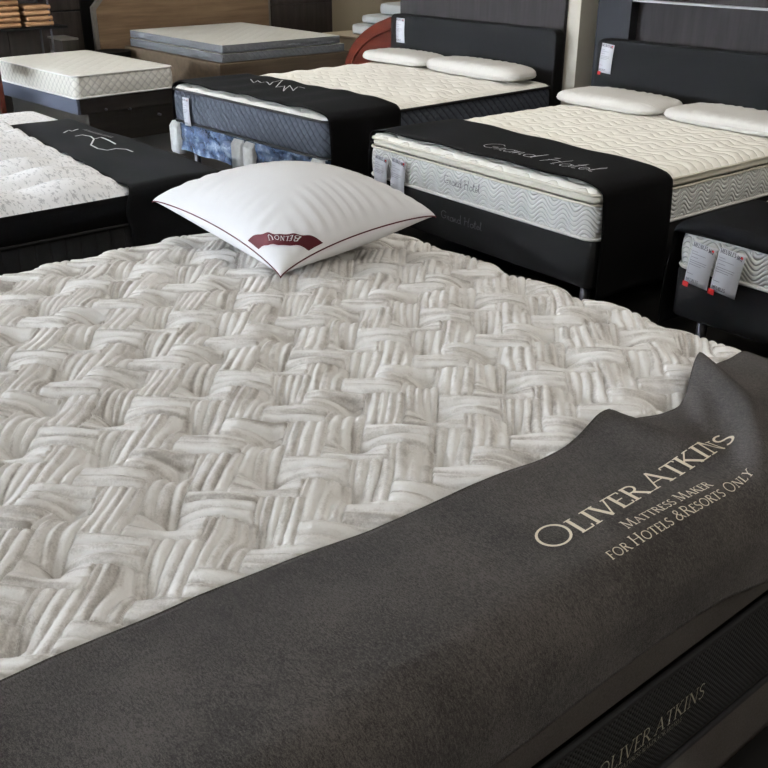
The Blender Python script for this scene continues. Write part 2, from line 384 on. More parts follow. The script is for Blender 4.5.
def lettering(name, strokes, f, mat, parent, org, seg=.08, bold=1.0, thick=.0):
    """f maps (u, v) arrays -> points on the surface"""
    V = []; F = []
    for w, pts in strokes:
        w = w*bold; P = [np.array(pts[0], float)]
        for q in pts[1:]:
            q = np.array(q, float); n = max(1, int(np.linalg.norm(q-P[-1])/seg)); s = P[-1]
            for i in range(1, n+1): P.append(s+(q-s)*i/n)
        P = np.array(P)
        if len(P) < 2: continue
        T = np.gradient(P, axis=0); T /= np.linalg.norm(T, axis=1)[:, None]+1e-9
        N = np.stack([-T[:, 1], T[:, 0]], -1)*w/2; base = len(V)
        L = P+N; R_ = P-N
        for l, r in zip(L, R_): V += [tuple(l), tuple(r)]
        for i in range(len(P)-1): F.append((base+2*i+1, base+2*i+3, base+2*i+2, base+2*i))
    V = np.array(V); W = f(V[:, 0], V[:, 1])
    return mk(name, W, F, mat, parent, True, org)

# ------------------------------------------------------------------ pillow
class Pillow:
    def __init__(s, Lc, Fc, Rc, Bc, Ht, Hb, floor, inset=.07, arch=.03, ex=(2, 2), pw=.42, crease=.003, sq=0.0):
        s.sq = sq
        s.c = [np.array(q, float) for q in (Fc, Rc, Bc, Lc)]; s.Ht, s.Hb, s.floor = Ht, Hb, floor
        s.inset, s.arch, s.ex, s.pw, s.crease = inset, arch, ex, pw, crease
    def seam(s, u, v):           # u: F(-1)->R(+1) ; v: F(-1)->L(+1)
        u = np.asarray(u, float); v = np.asarray(v, float)
        u0, v0 = u, v
        if s.sq: u, v = u*np.sqrt(1-s.sq*.35*v0**4), v*np.sqrt(1-s.sq*u0**4)
        uu = u*(1-s.inset*(1-v**2)); vv = v*(1-s.inset*(1-u**2)); u, v = u0, v0
        a = (1+uu)[..., None]/2; b = (1+vv)[..., None]/2; F_, R_, B_, L_ = s.c
        P = F_*(1-a)*(1-b)+R_*a*(1-b)+B_*a*b+L_*(1-a)*b
        P[..., 2] += s.arch*((1-u**2)**.5*.999+(1-v**2)**.5*.999)*1.0
        return P
    def prof(s, u, v): return np.maximum(0, (1-np.abs(u)**s.ex[0])*(1-np.abs(v)**s.ex[1]))**s.pw
    def top(s, u, v, off=0.0):
        P = s.seam(u, v); e = np.maximum(np.abs(u), np.abs(v))
        P[..., 2] += s.Ht*s.prof(u, v)+off
        cr = s.crease*np.clip((e-.35)/.5, 0, 1)*np.clip((1-e)/.12, 0, 1)*np.clip(np.abs(np.abs(u)-np.abs(v))/.2, 0, 1)
        P[..., 2] += cr*np.where(np.abs(u) > np.abs(v), np.sin(v*48+2*np.sin(v*7)), np.sin(u*44+2*np.sin(u*5)))
        return P
    def bot(s, u, v):
        P = s.seam(u, v); P[..., 2] -= s.Hb*s.prof(u, v)
        P[..., 2] = np.maximum(P[..., 2], np.minimum(s.floor, s.seam(u, v)[..., 2])); return P
    def build(s, parent, org, mat, n=60, name='pillow_cover'):
        g = np.sin(np.linspace(-1, 1, n)*PI/2); U, W = np.meshgrid(g, g, indexing='ij')
        A = s.top(U, W).reshape(-1, 3); B = s.bot(U, W).reshape(-1, 3)
        F = gridfaces(n, n); F2 = [tuple(i+n*n for i in f[::-1]) for f in F]
        me = mk(name, np.vstack([A, B]), [tuple(f) for f in F]+F2, mat, parent, True, org)
        import bmesh
        bm = bmesh.new(); bm.from_mesh(me.data); bmesh.ops.remove_doubles(bm, verts=bm.verts, dist=.0002)
        bmesh.ops.recalc_face_normals(bm, faces=bm.faces); bm.to_mesh(me.data); bm.free()
        me.data.polygons.foreach_set('use_smooth', [True]*len(me.data.polygons)); return me

# ------------------------------------------------------------------ camera
CAM = dict(f=965.5, cx=381.1, cy=382.3, pitch=25.502, roll=.068, yaw=49.978, H=1.668)
a_, p_, r_ = [math.radians(CAM[k]) for k in ('yaw', 'pitch', 'roll')]
Fw = Vector((-math.sin(a_)*math.cos(p_), math.cos(a_)*math.cos(p_), -math.sin(p_)))
Rt = Vector((math.cos(a_), math.sin(a_), 0)); Up = Rt.cross(Fw)
R2 = Rt*math.cos(r_)+Up*math.sin(r_); U2 = -Rt*math.sin(r_)+Up*math.cos(r_)
cd = bpy.data.cameras.new('camera'); cam = bpy.data.objects.new('camera', cd); C.objects.link(cam)
cam.matrix_world = Matrix(((R2.x, U2.x, -Fw.x, 0), (R2.y, U2.y, -Fw.y, 0), (R2.z, U2.z, -Fw.z, CAM['H']), (0, 0, 0, 1)))
cd.sensor_width = 36; cd.lens = CAM['f']/768*36
cd.shift_x = (384-CAM['cx'])/768; cd.shift_y = (CAM['cy']-384)/768
cd.clip_start = .05
bpy.context.scene.camera = cam

# ------------------------------------------------------------------ room shell
def struct(o): o['kind'] = 'structure'; return o
XW, XE, YS, YN, ZC = -11.3, 2.6, -4.0, 9.6, 3.1
struct(MB().box(XW-.1, YS-.1, -.1, XE+.1, YN+.1, 0).make('floor', M['floor']))
struct(MB().box(XW-.1, YS-.1, ZC, XE+.1, YN+.1, ZC+.1).make('ceiling', M['ceiling']))
struct(MB().box(XW-.1, YN, 0, XE+.1, YN+.1, ZC).make('wall_back', M['beige']))
struct(MB().box(XE, YS, 0, XE+.1, YN, ZC).make('wall_right', M['palewall']))
struct(MB().box(XW-.1, YS, 0, XW, YN, ZC).make('wall_far', M['blackwall']))
wins = [(-10.6, -8.2), (-7.8, -5.4), (-5.0, -2.6)]
zb, zt = .75, 2.7
w = MB().box(XW, YS-.1, 0, XE, YS, zb).box(XW, YS-.1, zt, XE, YS, ZC)
xs = [XW]+[q for p in wins for q in p]+[XE]
for i in range(0, len(xs), 2): w.box(xs[i], YS-.1, zb, xs[i+1], YS, zt)
struct(w.make('wall_left', M['palewall']))
for i, (x0, x1) in enumerate(wins):
    f = MB(); t_ = .05
    f.box(x0, YS-.08, zb, x1, YS-.02, zb+t_).box(x0, YS-.08, zt-t_, x1, YS-.02, zt)
    f.box(x0, YS-.08, zb, x0+t_, YS-.02, zt).box(x1-t_, YS-.08, zb, x1, YS-.02, zt).box((x0+x1)/2-.025, YS-.08, zb, (x0+x1)/2+.025, YS-.02, zt)
    o = struct(f.make('window_%d' % (i+1), M['strip']))
    MB().box(x0+t_, YS-.055, zb+t_, x1-t_, YS-.05, zt-t_).make('pane', M['glass'], o)
# dark partition behind the two show beds, with the square column between its halves
struct(MB().box(-6.22, 5.42, 0, -4.53, 5.45, ZC).make('wall_partition', M['darkpanel']))
struct(MB().box(-4.80, 5.455, 0, -4.426, 5.90, ZC).make('trim_1', M['column']))
pr = MB().box(-4.19, 5.335, 0, -3.93, 5.44, ZC)
struct(pr.make('trim_2', M['stile']))
struct(MB().box(-3.93, 5.41, 0, XE, 5.5, ZC).make('wall_partition', M['darkpanel']))
struct(MB().box(-3.93, 5.34, 1.222, XE, 5.41, 1.231).make('trim_3', M['strip']))

# ------------------------------------------------------------------ MAIN BED (front)
xh, xf, ys, ye = -2.675, -.655, -.03, 1.975          # head, foot, sides
zt0 = .772
org = (-1.66, .97, 0)
bb = empty('box_spring', org, 0, 'taupe upholstered box spring under the large woven-quilt mattress in front', 'box spring')
border('upholstered_box', (xh+.01, ys+.01, xf-.01, ye-.01), .05, [(0, .09), (.003, .12), (.003, .23), (0, .262)], M['taupe'], bb, org)
for x in (xh+.15, xf-.15):
    for y in (ys+.15, ye-.15): MB().cyl(x, y, 0, .10, .03).make('leg', M['plasticleg'], bb, True, org=org)
org = (-1.66, .97, .262)
mm = empty('mattress', org, 0, 'large cream and greige mattress with a woven-block quilted top in the foreground', 'mattress')
W_ = .0690; s2 = math.sqrt(.5)
def woven(X, Y):
    """height + strip coordinates of the herringbone quilting; blocks lie at 45 degrees to the bed"""
    ang = math.radians(.49); x = X*math.cos(ang)-Y*math.sin(ang); y = X*math.sin(ang)+Y*math.cos(ang)
    # button tufts on a staggered lattice
    def near(x, y):
        best = None
        for o in (0, 1):
            r = np.round((x+1.38-.13*o)/.26); ty0 = .47 if o == 0 else .385
            ty = ty0+.197*np.round((y-ty0)/.197); tx = -1.38+.13*o+.26*r
            d = np.hypot(x-tx, y-ty)
            if best is None: best = [d, tx, ty]
            else:
                m = d < best[0]; best = [np.where(m, d, best[0]), np.where(m, tx, best[1]), np.where(m, ty, best[2])]
        return best
    d, tx, ty = near(x, y)
    k = 1+.42*np.exp(-(d/.036)**2)
    xx = tx+(x-tx)*k; yy = ty+(y-ty)*k
    p = (xx+yy)*s2+.603; q = (yy-xx)*s2-1.165          # block frame, origin at a block corner
    P, Q = p/W_, q/W_
    # a little irregularity of the woven blocks
    P = P+.025*np.sin(Q*1.7+P*.6); Q = Q+.025*np.sin(P*1.9-Q*.5)
    iP, iQ = np.floor(P), np.floor(Q)
    c = np.mod(iP-iQ, 4)                               # 0,1: lying block ; 2,3: standing block
    hor = (c == 0) | (c == 1)
    fx, fy = P-iP, Q-iQ
    ov = (c == 1) & (fx > .86)                         # the standing blocks overlap the ends of the lying ones
    iP = np.where(ov, iP+1, iP); fx = np.where(ov, fx-1, fx); c = np.where(ov, 2, c); hor = hor & ~ov
    al = np.where(hor, np.where(c == 0, fx, fx+1)*1.075, np.where(c == 3, fy, fy+1))/2     # along, 0..1
    # standing blocks: (iP-iQ)%4==3 is the lower half, 2 the upper half
    ac = np.where(hor, fy, fx)
    idp = np.where(hor, np.where(c == 0, iP, iP-1)*7.13+iQ*3.7, iP*5.31+np.where(c == 3, iQ, iQ-1)*9.17+50)
    nr = np.where(hor, 2, 3)+np.where(np.mod(np.floor(idp*1.7), 4) == 0, 1, 0)
    ribs = np.abs(np.sin(PI*np.mod(ac*nr, 1)))**.42*np.where(hor, 1.2, 1.05)
    var = .75+.5*np.mod(np.sin(np.floor(ac*nr)*12.9+idp*78.2)*43.7, 1)
    endr = np.clip(np.minimum(al, 1-al)/.035, 0, 1)**.5
    bulge = np.sin(PI*np.clip(al, 0, 1))*.4+.6
    ar = np.clip(np.minimum(ac+np.where(c == 2, .14, 0), 1-ac)/.07, 0, 1)**.5
    h = .0086*ribs*(.85+.15*var)*endr+.0022*endr*ar*bulge+np.where(hor, .0010, 0)*endr*ar*bulge+.004
    tuft = -.008*np.exp(-(d/.014)**2)-.040*np.exp(-(d/.036)**1.3)+.008
    swell = .0022*np.sin(x*11+1)*np.sin(y*9)
    return h-.010+tuft+swell, ac, al, idp, (tx, ty)
# far edge of the runner, used to press the quilting down under it
EDGE = [(-.5, -1.06), (.235, -1.036), (.305, -1.039), (.377, -1.035), (.452, -1.028), (.517, -1.025), (.615, -1.013), (.706, -1.005), (.80, -.992), (.871, -.989),
        (1.02, -.983), (1.09, -.977), (1.176, -.964), (1.242, -.966), (1.32, -.977), (1.376, -.985), (1.402, -.980), (1.472, -.952), (1.501, -.938),
        (1.556, -.931), (1.603, -.946), (1.664, -.976), (1.701, -.991), (1.76, -1.004), (1.814, -1.006), (1.855, -1.002), (1.928, -1.009), (2.5, -1.0)]
ey, ex_ = np.array(EDGE).T
def edge(y):
    r = 0
    for o in (-.012, 0, .012): r = r+np.interp(y+o, ey, ex_)
    return r/3
step = .0029
nx = int((xf-xh)/step)+1; ny = int((ye-ys)/step)+1
X, Y = np.meshgrid(np.linspace(xh, xf, nx), np.linspace(ys, ye, ny), indexing='ij')
h, ac, al, idb, _ = woven(X, Y)
h = h-.022*np.clip((X-edge(Y)+.012)/.03, 0, 1)
dx = np.minimum(X-xh, xf-X); dy = np.minimum(Y-ys, ye-Y); d = np.minimum(dx, dy)
Rr = .055; e = np.clip((Rr-d)/Rr, 0, 1)
Z = zt0-.05*(1-np.sqrt(np.maximum(0, 1-e**2)))+.010*np.clip(dx/.3, 0, 1)*np.clip(dy/.3, 0, 1)+h*np.clip(d/.02, 0, 1)
# edge wobble of the padded rim
sx_ = np.clip((Rr-dx)/Rr, 0, 1)*np.sign(X-(xh+xf)/2); sy_ = np.clip((Rr-dy)/Rr, 0, 1)*np.sign(Y-(ys+ye)/2)
wob = h*.9*np.clip((-.80-X)/.1, 0, 1)
Xo, Yo = X+sx_*wob, Y+sy_*wob
for cxs, xc in ((-1, xh), (1, xf)):
    for cys, yc in ((-1, ys), (1, ye)):
        r = .07; cx = xc-cxs*r; cy = yc-cys*r; ddx = (X-cx)*cxs; ddy = (Y-cy)*cys; m = (ddx > 0) & (ddy > 0)
        k = np.maximum(ddx, ddy)/(np.hypot(ddx, ddy)+1e-9)
        Xo = np.where(m, cx+cxs*ddx*k, Xo); Yo = np.where(m, cy+cys*ddy*k, Yo)
V = np.stack([Xo, Yo, Z], -1).reshape(-1, 3)
mk('quilted_top', V, gridfaces(nx, ny), M['woven'], mm, True, org,
   {'strip': np.stack([ac, al], -1).reshape(-1, 2), 'block': np.stack([idb*.1, idb*0], -1).reshape(-1, 2)})
border('taupe_border', (xh+.004, ys+.004, xf-.004, ye-.004), .066, band_prof(.528, .725, .006), M['taupe'], mm, org, False)
border('mesh_band', (xh, ys, xf, ye), .07, band_prof(.29, .522, .010), M['mesh'], mm, org, False)
border('lower_border', (xh+.004, ys+.004, xf-.004, ye-.004), .066, [(-.01, .262), (0, .27), (0, .29)], M['taupe'], mm, org, True)
piping('piping', (xh, ys, xf, ye), .07, .526, .007, M['piping_black'], mm, org, .004)
piping('piping', (xh, ys, xf, ye), .07, .288, .007, M['piping_black'], mm, org, .004)
st, tw = text_strokes('OlIVER ATKINS'.replace('l', 'L'), None)
sc = .305/tw
lettering('embroidered_lettering', st, lambda u, v: np.stack([0*u+xf+.0105, 1.0+u*sc, .404+v*.036+.0*u], -1), M['letter_dim'], mm, org, bold=.8)
st, tw2 = text_strokes('MATTRESS MAKER FOR HOTELS', None)
lettering('embroidered_lettering', st, lambda u, v: np.stack([0*u+xf+.0105, 1.06+u*.18/tw2, .386+v*.011], -1), M['letter_dim'], mm, org, bold=.6)

# runner on the main mattress
def smooth(t): t = np.clip(t, 0, 1); return t*t*(3-2*t)
def rlift(x, y):
    z = .0025*np.sin(x*9+y*4)+.002*np.sin(y*13-x*6)+.004
    # crease that tucks in the end of the printed name
    yc = 1.395+(x+.98)*.27; t = y-yc
    amp = np.interp(x, [-1.02, -.98, -.90, -.83, -.76, -.68], [.030, .031, .026, .016, .006, 0])
    z = z+amp*np.where(t < 0, np.exp(-(t/.085)**2), np.exp(-(t/.022)**2))
    # high fold that stands up near the far side
    yr = np.interp(x, [-.993, -.826, -.702, -.62], [1.708, 1.617, 1.48, 1.40]); t = y-yr
    amp = np.interp(x, [-1.0, -.95, -.826, -.70, -.62], [.058, .056, .048, .030, .012])
    z = z+amp*np.where(t < 0, np.exp(-(t/.050)**2), np.exp(-(t/.045)**2))
    # little side crease running off the fold
    t = (y-1.585)-(x+.90)*-.9
    z = z+.010*np.exp(-(t/.022)**2)*np.exp(-((x+.90)/.06)**2)
    z = z+.012*np.exp(-((y-1.86)/.05)**2)*smooth((x+.98)/.12)
    return z
rd = Drape((None, None), (xf+.012, ye+.012), .788, R=.09, lift=rlift, wave=.005, freq=9)
def hem(b): return xf+.012+np.interp(b, [.0, .724, 1.0, 1.235, 1.30, 1.454, 1.8], [.115, .112, .112, .113, .117, .15, .15])
org = (-.9, .95, .76)
rn = empty('bed_runner', org, 0, 'wide charcoal velvet runner with cream printed lettering across the front mattress', 'bed runner')
cloth('cloth', rd, 0, .6, -.12, 2.25, M['charcoal'], rn, org, .011, aedge=(edge, hem), solid=.004)
# give it a fine enough grid along the short way
def seamtube(fa, b0, b1, n, off=.0015):
    b = np.linspace(b0, b1, n); P = rd(fa(b), b); P[:, 2] += off; return P
MB().tube(seamtube(edge, -.12, 2.2, 200), .0032, 6).make('hem', M['charcoal'], rn, True, org=org)
def onr(u, v):
    a = v; b = u; P = rd(a, b); e1 = rd(a+.002, b); e2 = rd(a, b+.002)
    N = np.cross(e1-P, e2-P); N /= np.linalg.norm(N, axis=1)[:, None]; N[N[:, 2] < 0] *= -1
    return P+N*.0056
def rtext(txt, y0, y1, x0, x1, hgt, bold, name='printed_lettering'):
    st, tw = text_strokes(txt)
    k = (y1-y0)/tw
    return lettering(name, st, lambda u, v: onr(y0+u*k, x0+(x1-x0)*(u/tw)-v*hgt), M['letter'], rn, org, seg=.06, bold=bold)
st, tw = text_strokes('OLIVER ATKINS')
# first letter and the A are taller capitals
def main_title():
    out = []; x = 0
    for i, ch in enumerate('OLIVER ATKINS'):
        if ch == ' ': x += .22; continue
        k = 1.32 if i == 0 else (1.16 if ch == 'A' else 1.0); g = G[ch]
        for w_, pts in g[1]: out.append((w_*1.05, [(x+px*k, py*k) for px, py in pts]))
        for sx, sy in g[2]:
            yy = (sy-.03 if sy > .5 else sy+.03)*k; out.append((.055, [(x+(sx-.14)*k, yy), (x+(sx+.14)*k, yy)]))
        x += (g[0]+.02)*k
    return out, x
st, tw = main_title()
k = (1.520-.988)/tw
lettering('printed_lettering', st, lambda u, v: onr(.988+u*k, -.771-.006*(u/tw)-v*.039), M['letter'], rn, org, seg=.05)
rtext('Mattress Maker', 1.130, 1.350, -.733, -.721, .0200, .95)
rtext('for Hotels &Resorts Only'.replace('for', 'for'), 1.052, 1.436, -.7035, -.693, .0200, .95)

# ------------------------------------------------------------------ big pillow
pl = Pillow((-2.70, 1.344, .885), (-2.062, 1.378, .803), (-1.985, 1.872, .897), (-2.56, 1.86, .885), .101, .13, .788, .085, .024, pw=.46)
org = (-2.32, 1.6, .785)
pe = empty('bed_pillow', org, 0, 'plump square white pillow with maroon piping lying on the woven-quilt mattress', 'pillow')
pl.build(pe, org, M['white_fabric'], 90)
g = np.sin(np.linspace(-1, 1, 40)*PI/2); one = np.ones(40)
loop = np.vstack([pl.seam(g, -one)[:-1], pl.seam(one, g)[:-1], pl.seam(-g, one)[:-1], pl.seam(-one, -g)[:-1]])
MB().tube(loop, .0021, 6, closed=True).make('piping', M['maroon'], pe, True, org=org)
def corner(rad, ang, off):      # arc about the near corner, measured on the top cover
    rad = rad/(np.cos(ang)+np.sin(ang))**1.75
    u = -1+2*rad*np.cos(ang)/.58; v = -1+2*rad*np.sin(ang)/.64
    u = np.maximum(u, -.995); v = np.maximum(v, -.995)
    return pl.top(u, v, off)
A_, R_ = np.meshgrid(np.linspace(0, PI/2, 50), np.linspace(.116, .172, 12), indexing='ij')
V = corner(R_, A_, .0030).reshape(-1, 3)
lb = mk('maroon_label', V, [f[::-1] for f in gridfaces(50, 12)], M['maroon'], pe, True, org)
st, tw = text_strokes('Belnou'.replace('elnou', 'elnou'), sp=.16)
def arcmap(u, v):
    t = (u/tw-.5); return corner(.160-v*.030, PI/4+t*1.1, .0046)
lettering('label_lettering', st, lambda u, v: arcmap(u, v), M['letter_white'], lb, org, seg=.05, bold=1.1)

# ------------------------------------------------------------------ generic parts of the show beds
def legs(rect, z, parent, org, ins=.10, r=.022, mat=None):
    x0, y0, x1, y1 = rect
    for x in (x0+ins, x1-ins):
        for y in (y0+ins, y1-ins): MB().cyl(x, y, 0, z+.01, r).make('leg', mat or M['steel'], parent, True, org=(org[0], org[1], 0) if org[2] == 0 else org)
def base(rect, z0, z1, label, mat, loc, rz):
    """rect in the bed's own frame"""
    b = empty('box_spring', loc, rz, label, 'box spring')
    border('upholstered_box', rect, .035, [(-.012, z0), (0, z0+.012), (0, z1-.012), (-.008, z1)], mat, b, (0, 0, 0))
    x0, y0, x1, y1 = rect
    mk('top_board', [(x0+.01, y0+.01, z1-.002), (x1-.01, y0+.01, z1-.002), (x1-.01, y1-.01, z1-.002), (x0+.01, y1-.01, z1-.002)], [(0, 1, 2, 3)], mat, b, False)
    legs(rect, z0, b, (0, 0, 0))
    return b
def script(name, txt, x0, x1, fmap, mat, parent, bold=1.0, hs=1.0, org=(0, 0, 0)):
    st, tw = text_strokes(txt, font=Gs, sp=0)
    k = (x1-x0)/tw
    return lettering(name, st, lambda u, v: fmap(x0+u*k, v*hs), mat, parent, org, seg=.15, bold=bold)
def tag(loc, rz, w, h, label, group, name='price_tag', tilt=0.0, strip=True, flap=0):
    """a hanging card facing its own -Y, top edge at loc"""
    e_ = empty(name, loc, rz, label, 'price tag', group)
    e_.rotation_euler = (0, tilt, rz)
    n = 8; V = []; 
    for i in range(n+1):
        z = -h*i/n; y = -.004*math.sin(i/n*PI)
        V += [(0, y, z), (w, y, z), (0, y+.0015, z), (w, y+.0015, z)]
    F = []
    for i in range(n):
        a = 4*i; b = 4*i+4
        F += [(a, b, b+1, a+1), (a+2, a+3, b+3, b+2), (a, a+2, b+2, b), (a+1, b+1, b+3, a+3)]
    F += [(0, 1, 3, 2), (4*n, 4*n+2, 4*n+3, 4*n+1)]
    mk('card', V, F, M['card'], e_, True)
    yy = -.0062
    st, tw = text_strokes('MEUBLES'); k = w*.62/tw
    lettering('heading', st, lambda u, v: np.stack([.06*w+u*k, 0*u+yy, -.10*h+v*k*1.3], -1), M['ink'], e_, (0, 0, 0), bold=1.9)
    st, tw = text_strokes('MQ'); k = w*.22/tw
    lettering('logo', st, lambda u, v: np.stack([.72*w+u*k, 0*u+yy, -.12*h+v*k*1.4], -1), M['ink'], e_, (0, 0, 0), bold=2.4)
    MB().add([(.90*w+.05*w*math.cos(t), yy-.0003, -.06*h+.05*w*math.sin(t)) for t in [2*PI*i/10 for i in range(10)]], [tuple(range(10))]).make('red_dot', M['red'], e_)
    m = MB(); m.add([(.07*w, yy, -.17*h), (.078*w, yy, -.17*h), (.078*w, yy, -.76*h), (.07*w, yy, -.76*h)], [(3, 2, 1, 0)])
    for i, (q, l) in enumerate(((.2, .25), (.26, .6), (.34, .3), (.42, .7), (.47, .68), (.52, .5), (.74, .25))):
        m.add([(.07*w, yy, -q*h), ((.07+l)*w, yy, -q*h), ((.07+l)*w, yy, -q*h-.012*h), (.07*w, yy, -q*h-.012*h)], [(3, 2, 1, 0)])
    m.make('printed_lines', M['ink_grey'], e_)
    st, tw = text_strokes('MEUBLES'); k = w*.55/tw
    lettering('footer', st, lambda u, v: np.stack([.06*w+u*k, 0*u+yy, -.93*h+v*k*1.2], -1), M['ink'], e_, (0, 0, 0), bold=1.5)
    if strip:
        MB().box(.20*w, .002, -h*1.10, w*1.0, .004, -h*.985).make('black_strip', M['blackwall'], e_)
        MB().box(-.04*w, -.0035, -h*1.09, w*.20, -.0015, -h*.97).make('red_label', M['red'], e_)
    return e_

# ------------------------------------------------------------------ BED 3: cream pillow-top with scalloped border (right of centre)
R3 = math.radians(-2.106)
L3 = (-4.035, 3.30, 0)
w3, l3 = 1.575, 1.90; rect = (0, 0, w3, l3)
b3 = base((.0, .0, w3, l3), .215, .432, 'charcoal box spring with tone-on-tone lettering under the cream scalloped mattress', M['upholstery'], L3, R3)
script('embroidered_lettering', 'Grand Hotel', .60, .90, lambda u, v: np.stack([u, 0*u-.003, .325+v], -1), M['letter_dark'], b3, .9, .042)
m3 = empty('mattress', (L3[0], L3[1], .434), R3, 'cream pillow-top mattress with scalloped white border on charcoal base, between two others', 'mattress')
o3 = (0, 0, .434)
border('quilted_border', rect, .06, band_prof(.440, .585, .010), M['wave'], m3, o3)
piping('piping', rect, .06, .440, .008, M['piping_white'], m3, o3, .003)
piping('piping', rect, .06, .588, .006, M['piping_cream'], m3, o3, .004, .0015)
border('pillow_top_border', (.008, .008, w3-.008, l3-.008), .055, band_prof(.594, .628, .010, 6), M['piping_cream'], m3, o3, False)
piping('piping', rect, .06, .632, .006, M['piping_cream'], m3, o3, .001, .0015)
panel('top_panel', (-.002, -.002, w3+.002, l3), .06, .652, .020, M['cream'], m3, o3, .02, lambda x, y: .004*np.sin(x*37+2*np.sin(y*9))*np.sin(y*52+1.5*np.sin(x*11)), .04, .018)
script('embroidered_lettering', 'Grand Hotel', .62, .88, lambda u, v: np.stack([u, 0*u-.0085, .505+v], -1), M['letter_grey'], m3, 1.0, .045, o3)
d3 = Drape((-.012, -.004), (w3+.014, None), .676, R=.035, lift=lambda x, y: .003*np.sin(x*14+y*5)-.02*np.clip((.14-np.minimum(x, w3-x))/.14, 0, 1)**2, wave=.006, freq=14)
rl3 = empty('bed_runner', (L3[0], L3[1], .15), R3, 'black runner with silver script lettering over foot of the cream scalloped mattress', 'bed runner')
def r3lo(b): return 0*b
cloth('cloth', lambda a, b: d3(a, b), -.45, w3+.50, .020, .56, M['black'], rl3, (0, 0, .15), .02, bend=lambda a: .57-np.clip(a/w3, 0, 1)*.085)
script('embroidered_lettering', 'Grand Hotel', .68, 1.41, lambda u, v: d3(u+v*.1, .145+v)+[0, 0, .007], M['letter_white'], rl3, .5, .115, (0, 0, .15))

# its two long pillows
def long_pillow(x0, x1, y0, y1, z, h, rz, label, group, cr=.004):
    cx, cy = (x0+x1)/2, (y0+y1)/2; ax, ay = (x1-x0)/2, (y1-y0)/2
    e_ = empty('bed_pillow', (cx, cy, z), rz, label, 'pillow', group)
    p = Pillow((-ax, -ay, h*.40), (ax, -ay, h*.40), (ax, ay, h*.40), (-ax, ay, h*.40), h*.60, h*.40, .001, .0, .0, (6, 4), .36, cr, .35)
    p.build(e_, (0, 0, 0), M['foam_pillow'], 44)
    one = np.ones(30); g = np.sin(np.linspace(-1, 1, 30)*PI/2)
    lp = np.vstack([p.seam(g, -one)[:-1], p.seam(one, g)[:-1], p.seam(-g, one)[:-1], p.seam(-one, -g)[:-1]])
    MB().tube(lp, .003, 5, closed=True).make('seam', M['foam_pillow'], e_, True)
    return e_
long_pillow(-4.03, -3.27, 4.72, 5.12, .664, .082, math.radians(-1), 'long off-white pillow beside the pale column, on cream scalloped mattress', 'pillows on the cream mattress')
long_pillow(-3.25, -2.46, 4.72, 5.12, .664, .080, math.radians(-2), 'long off-white pillow at right on cream scalloped mattress, overlapped by frame edge', 'pillows on the cream mattress')

# headboards
def headboard(name, x0, x1, y, z0, z1, label, mat, th=.09, r=.05):
    e_ = empty(name, ((x0+x1)/2, y+th/2, 0), 0, label, 'headboard')
    og = ((x0+x1)/2, y+th/2, 0)
    pts = [(x0, z0), (x1, z0)]
    pts += [(x1-r+r*math.cos(a), z1-r+r*math.sin(a)) for a in np.linspace(0, PI/2, 8)]
    pts += [(x0+r+r*math.cos(a), z1-r+r*math.sin(a)) for a in np.linspace(PI/2, PI, 8)]
    n = len(pts); V = [(a, y, b) for a, b in pts]+[(a, y+th, b) for a, b in pts]
    F = [tuple(range(n)), tuple(range(n, 2*n))[::-1]]+[(i, i+n, (i+1) % n+n, (i+1) % n) for i in range(n)]
    mk('upholstered_panel', V, F, mat, e_, False, og, bevel=.012)
    for x in (x0+.2, x1-.2): MB().box(x-.04, y+.03, 0, x+.04, y+.06, z0+.01).make('leg', M['plasticleg'], e_, org=og)
    return e_
headboard('headboard', -4.10, -2.36, 5.245, .20, 1.000, 'black upholstered headboard with hanging tag behind the cream scalloped mattress', M['upholstery2'], .08)
headboard('headboard', -6.22, -4.50, 5.315, .20, 1.012, 'black upholstered headboard left of the pale column, behind ivory mattress', M['upholstery2'], .09)

# ------------------------------------------------------------------ BED 2: ivory top, slate side, wrapped base
R2a = math.radians(1.6); L2 = (-6.075, 3.25, 0); w2, l2 = 1.66, 1.98; rect = (0, 0, w2, l2)
b2 = empty('box_spring', L2, R2a, 'plastic-wrapped box spring with white foam corner pads under ivory mattress', 'box spring')
border('upholstered_box', (.012, .012, w2-.012, l2), .03, [(-.012, .262), (0, .27), (0, .425), (-.008, .430)], M['upholstery'], b2, (0, 0, 0))
# wrinkled wrapping
P, N = perim(0, 0, w2, l2, .035, step=.02); n = len(P); V = []
zz = np.linspace(.252, .436, 10)
for i in range(n):
    for j, z in enumerate(zz):
        o = .004+.007*(math.sin(i*.55+j*.9)*.5+math.sin(i*.23-j*1.4+1)*.5)+rng.uniform(0, .004)
        V.append((P[i, 0]+N[i, 0]*o, P[i, 1]+N[i, 1]*o, z+(.006*math.sin(i*.31) if j == 0 else 0)))
mk('plastic_wrap', V, gridfaces(n, 10, True), M['plastic'], b2, True)
def foam_pad(x, y, z0, z1, wx, nm='foam_pad'):
    m = MB(); prof = [(-.045, z0), (-.055, z0+.02), (-.055, z1-.03), (-.03, z1), (.0, z1)]
    V = [(x+s*wx, y+a, b) for s in (-.5, .5) for a, b in prof]+[(x+s*wx, y+.0, b) for s in (-.5, .5) for a, b in prof]
    k = len(prof); F = [(i, i+k, i+k+1, i+1) for i in range(k-1)]+[(2*k+i, 2*k+i+1, 3*k+i+1, 3*k+i) for i in range(k-1)]
    F += [(i, i+1, 2*k+i+1, 2*k+i) for i in range(k-1)]+[(k+i, 3*k+i, 3*k+i+1, k+i+1) for i in range(k-1)]+[(0, 2*k, 3*k, k)]
    m.add(V, F); return m.make(nm, M['foam'], b2, True, bevel=.01)
foam_pad(.035, .02, .225, .438, .10); foam_pad(.79, .02, .215, .43, .10); foam_pad(.92, .02, .225, .43, .10); foam_pad(1.60, .02, .225, .44, .10)
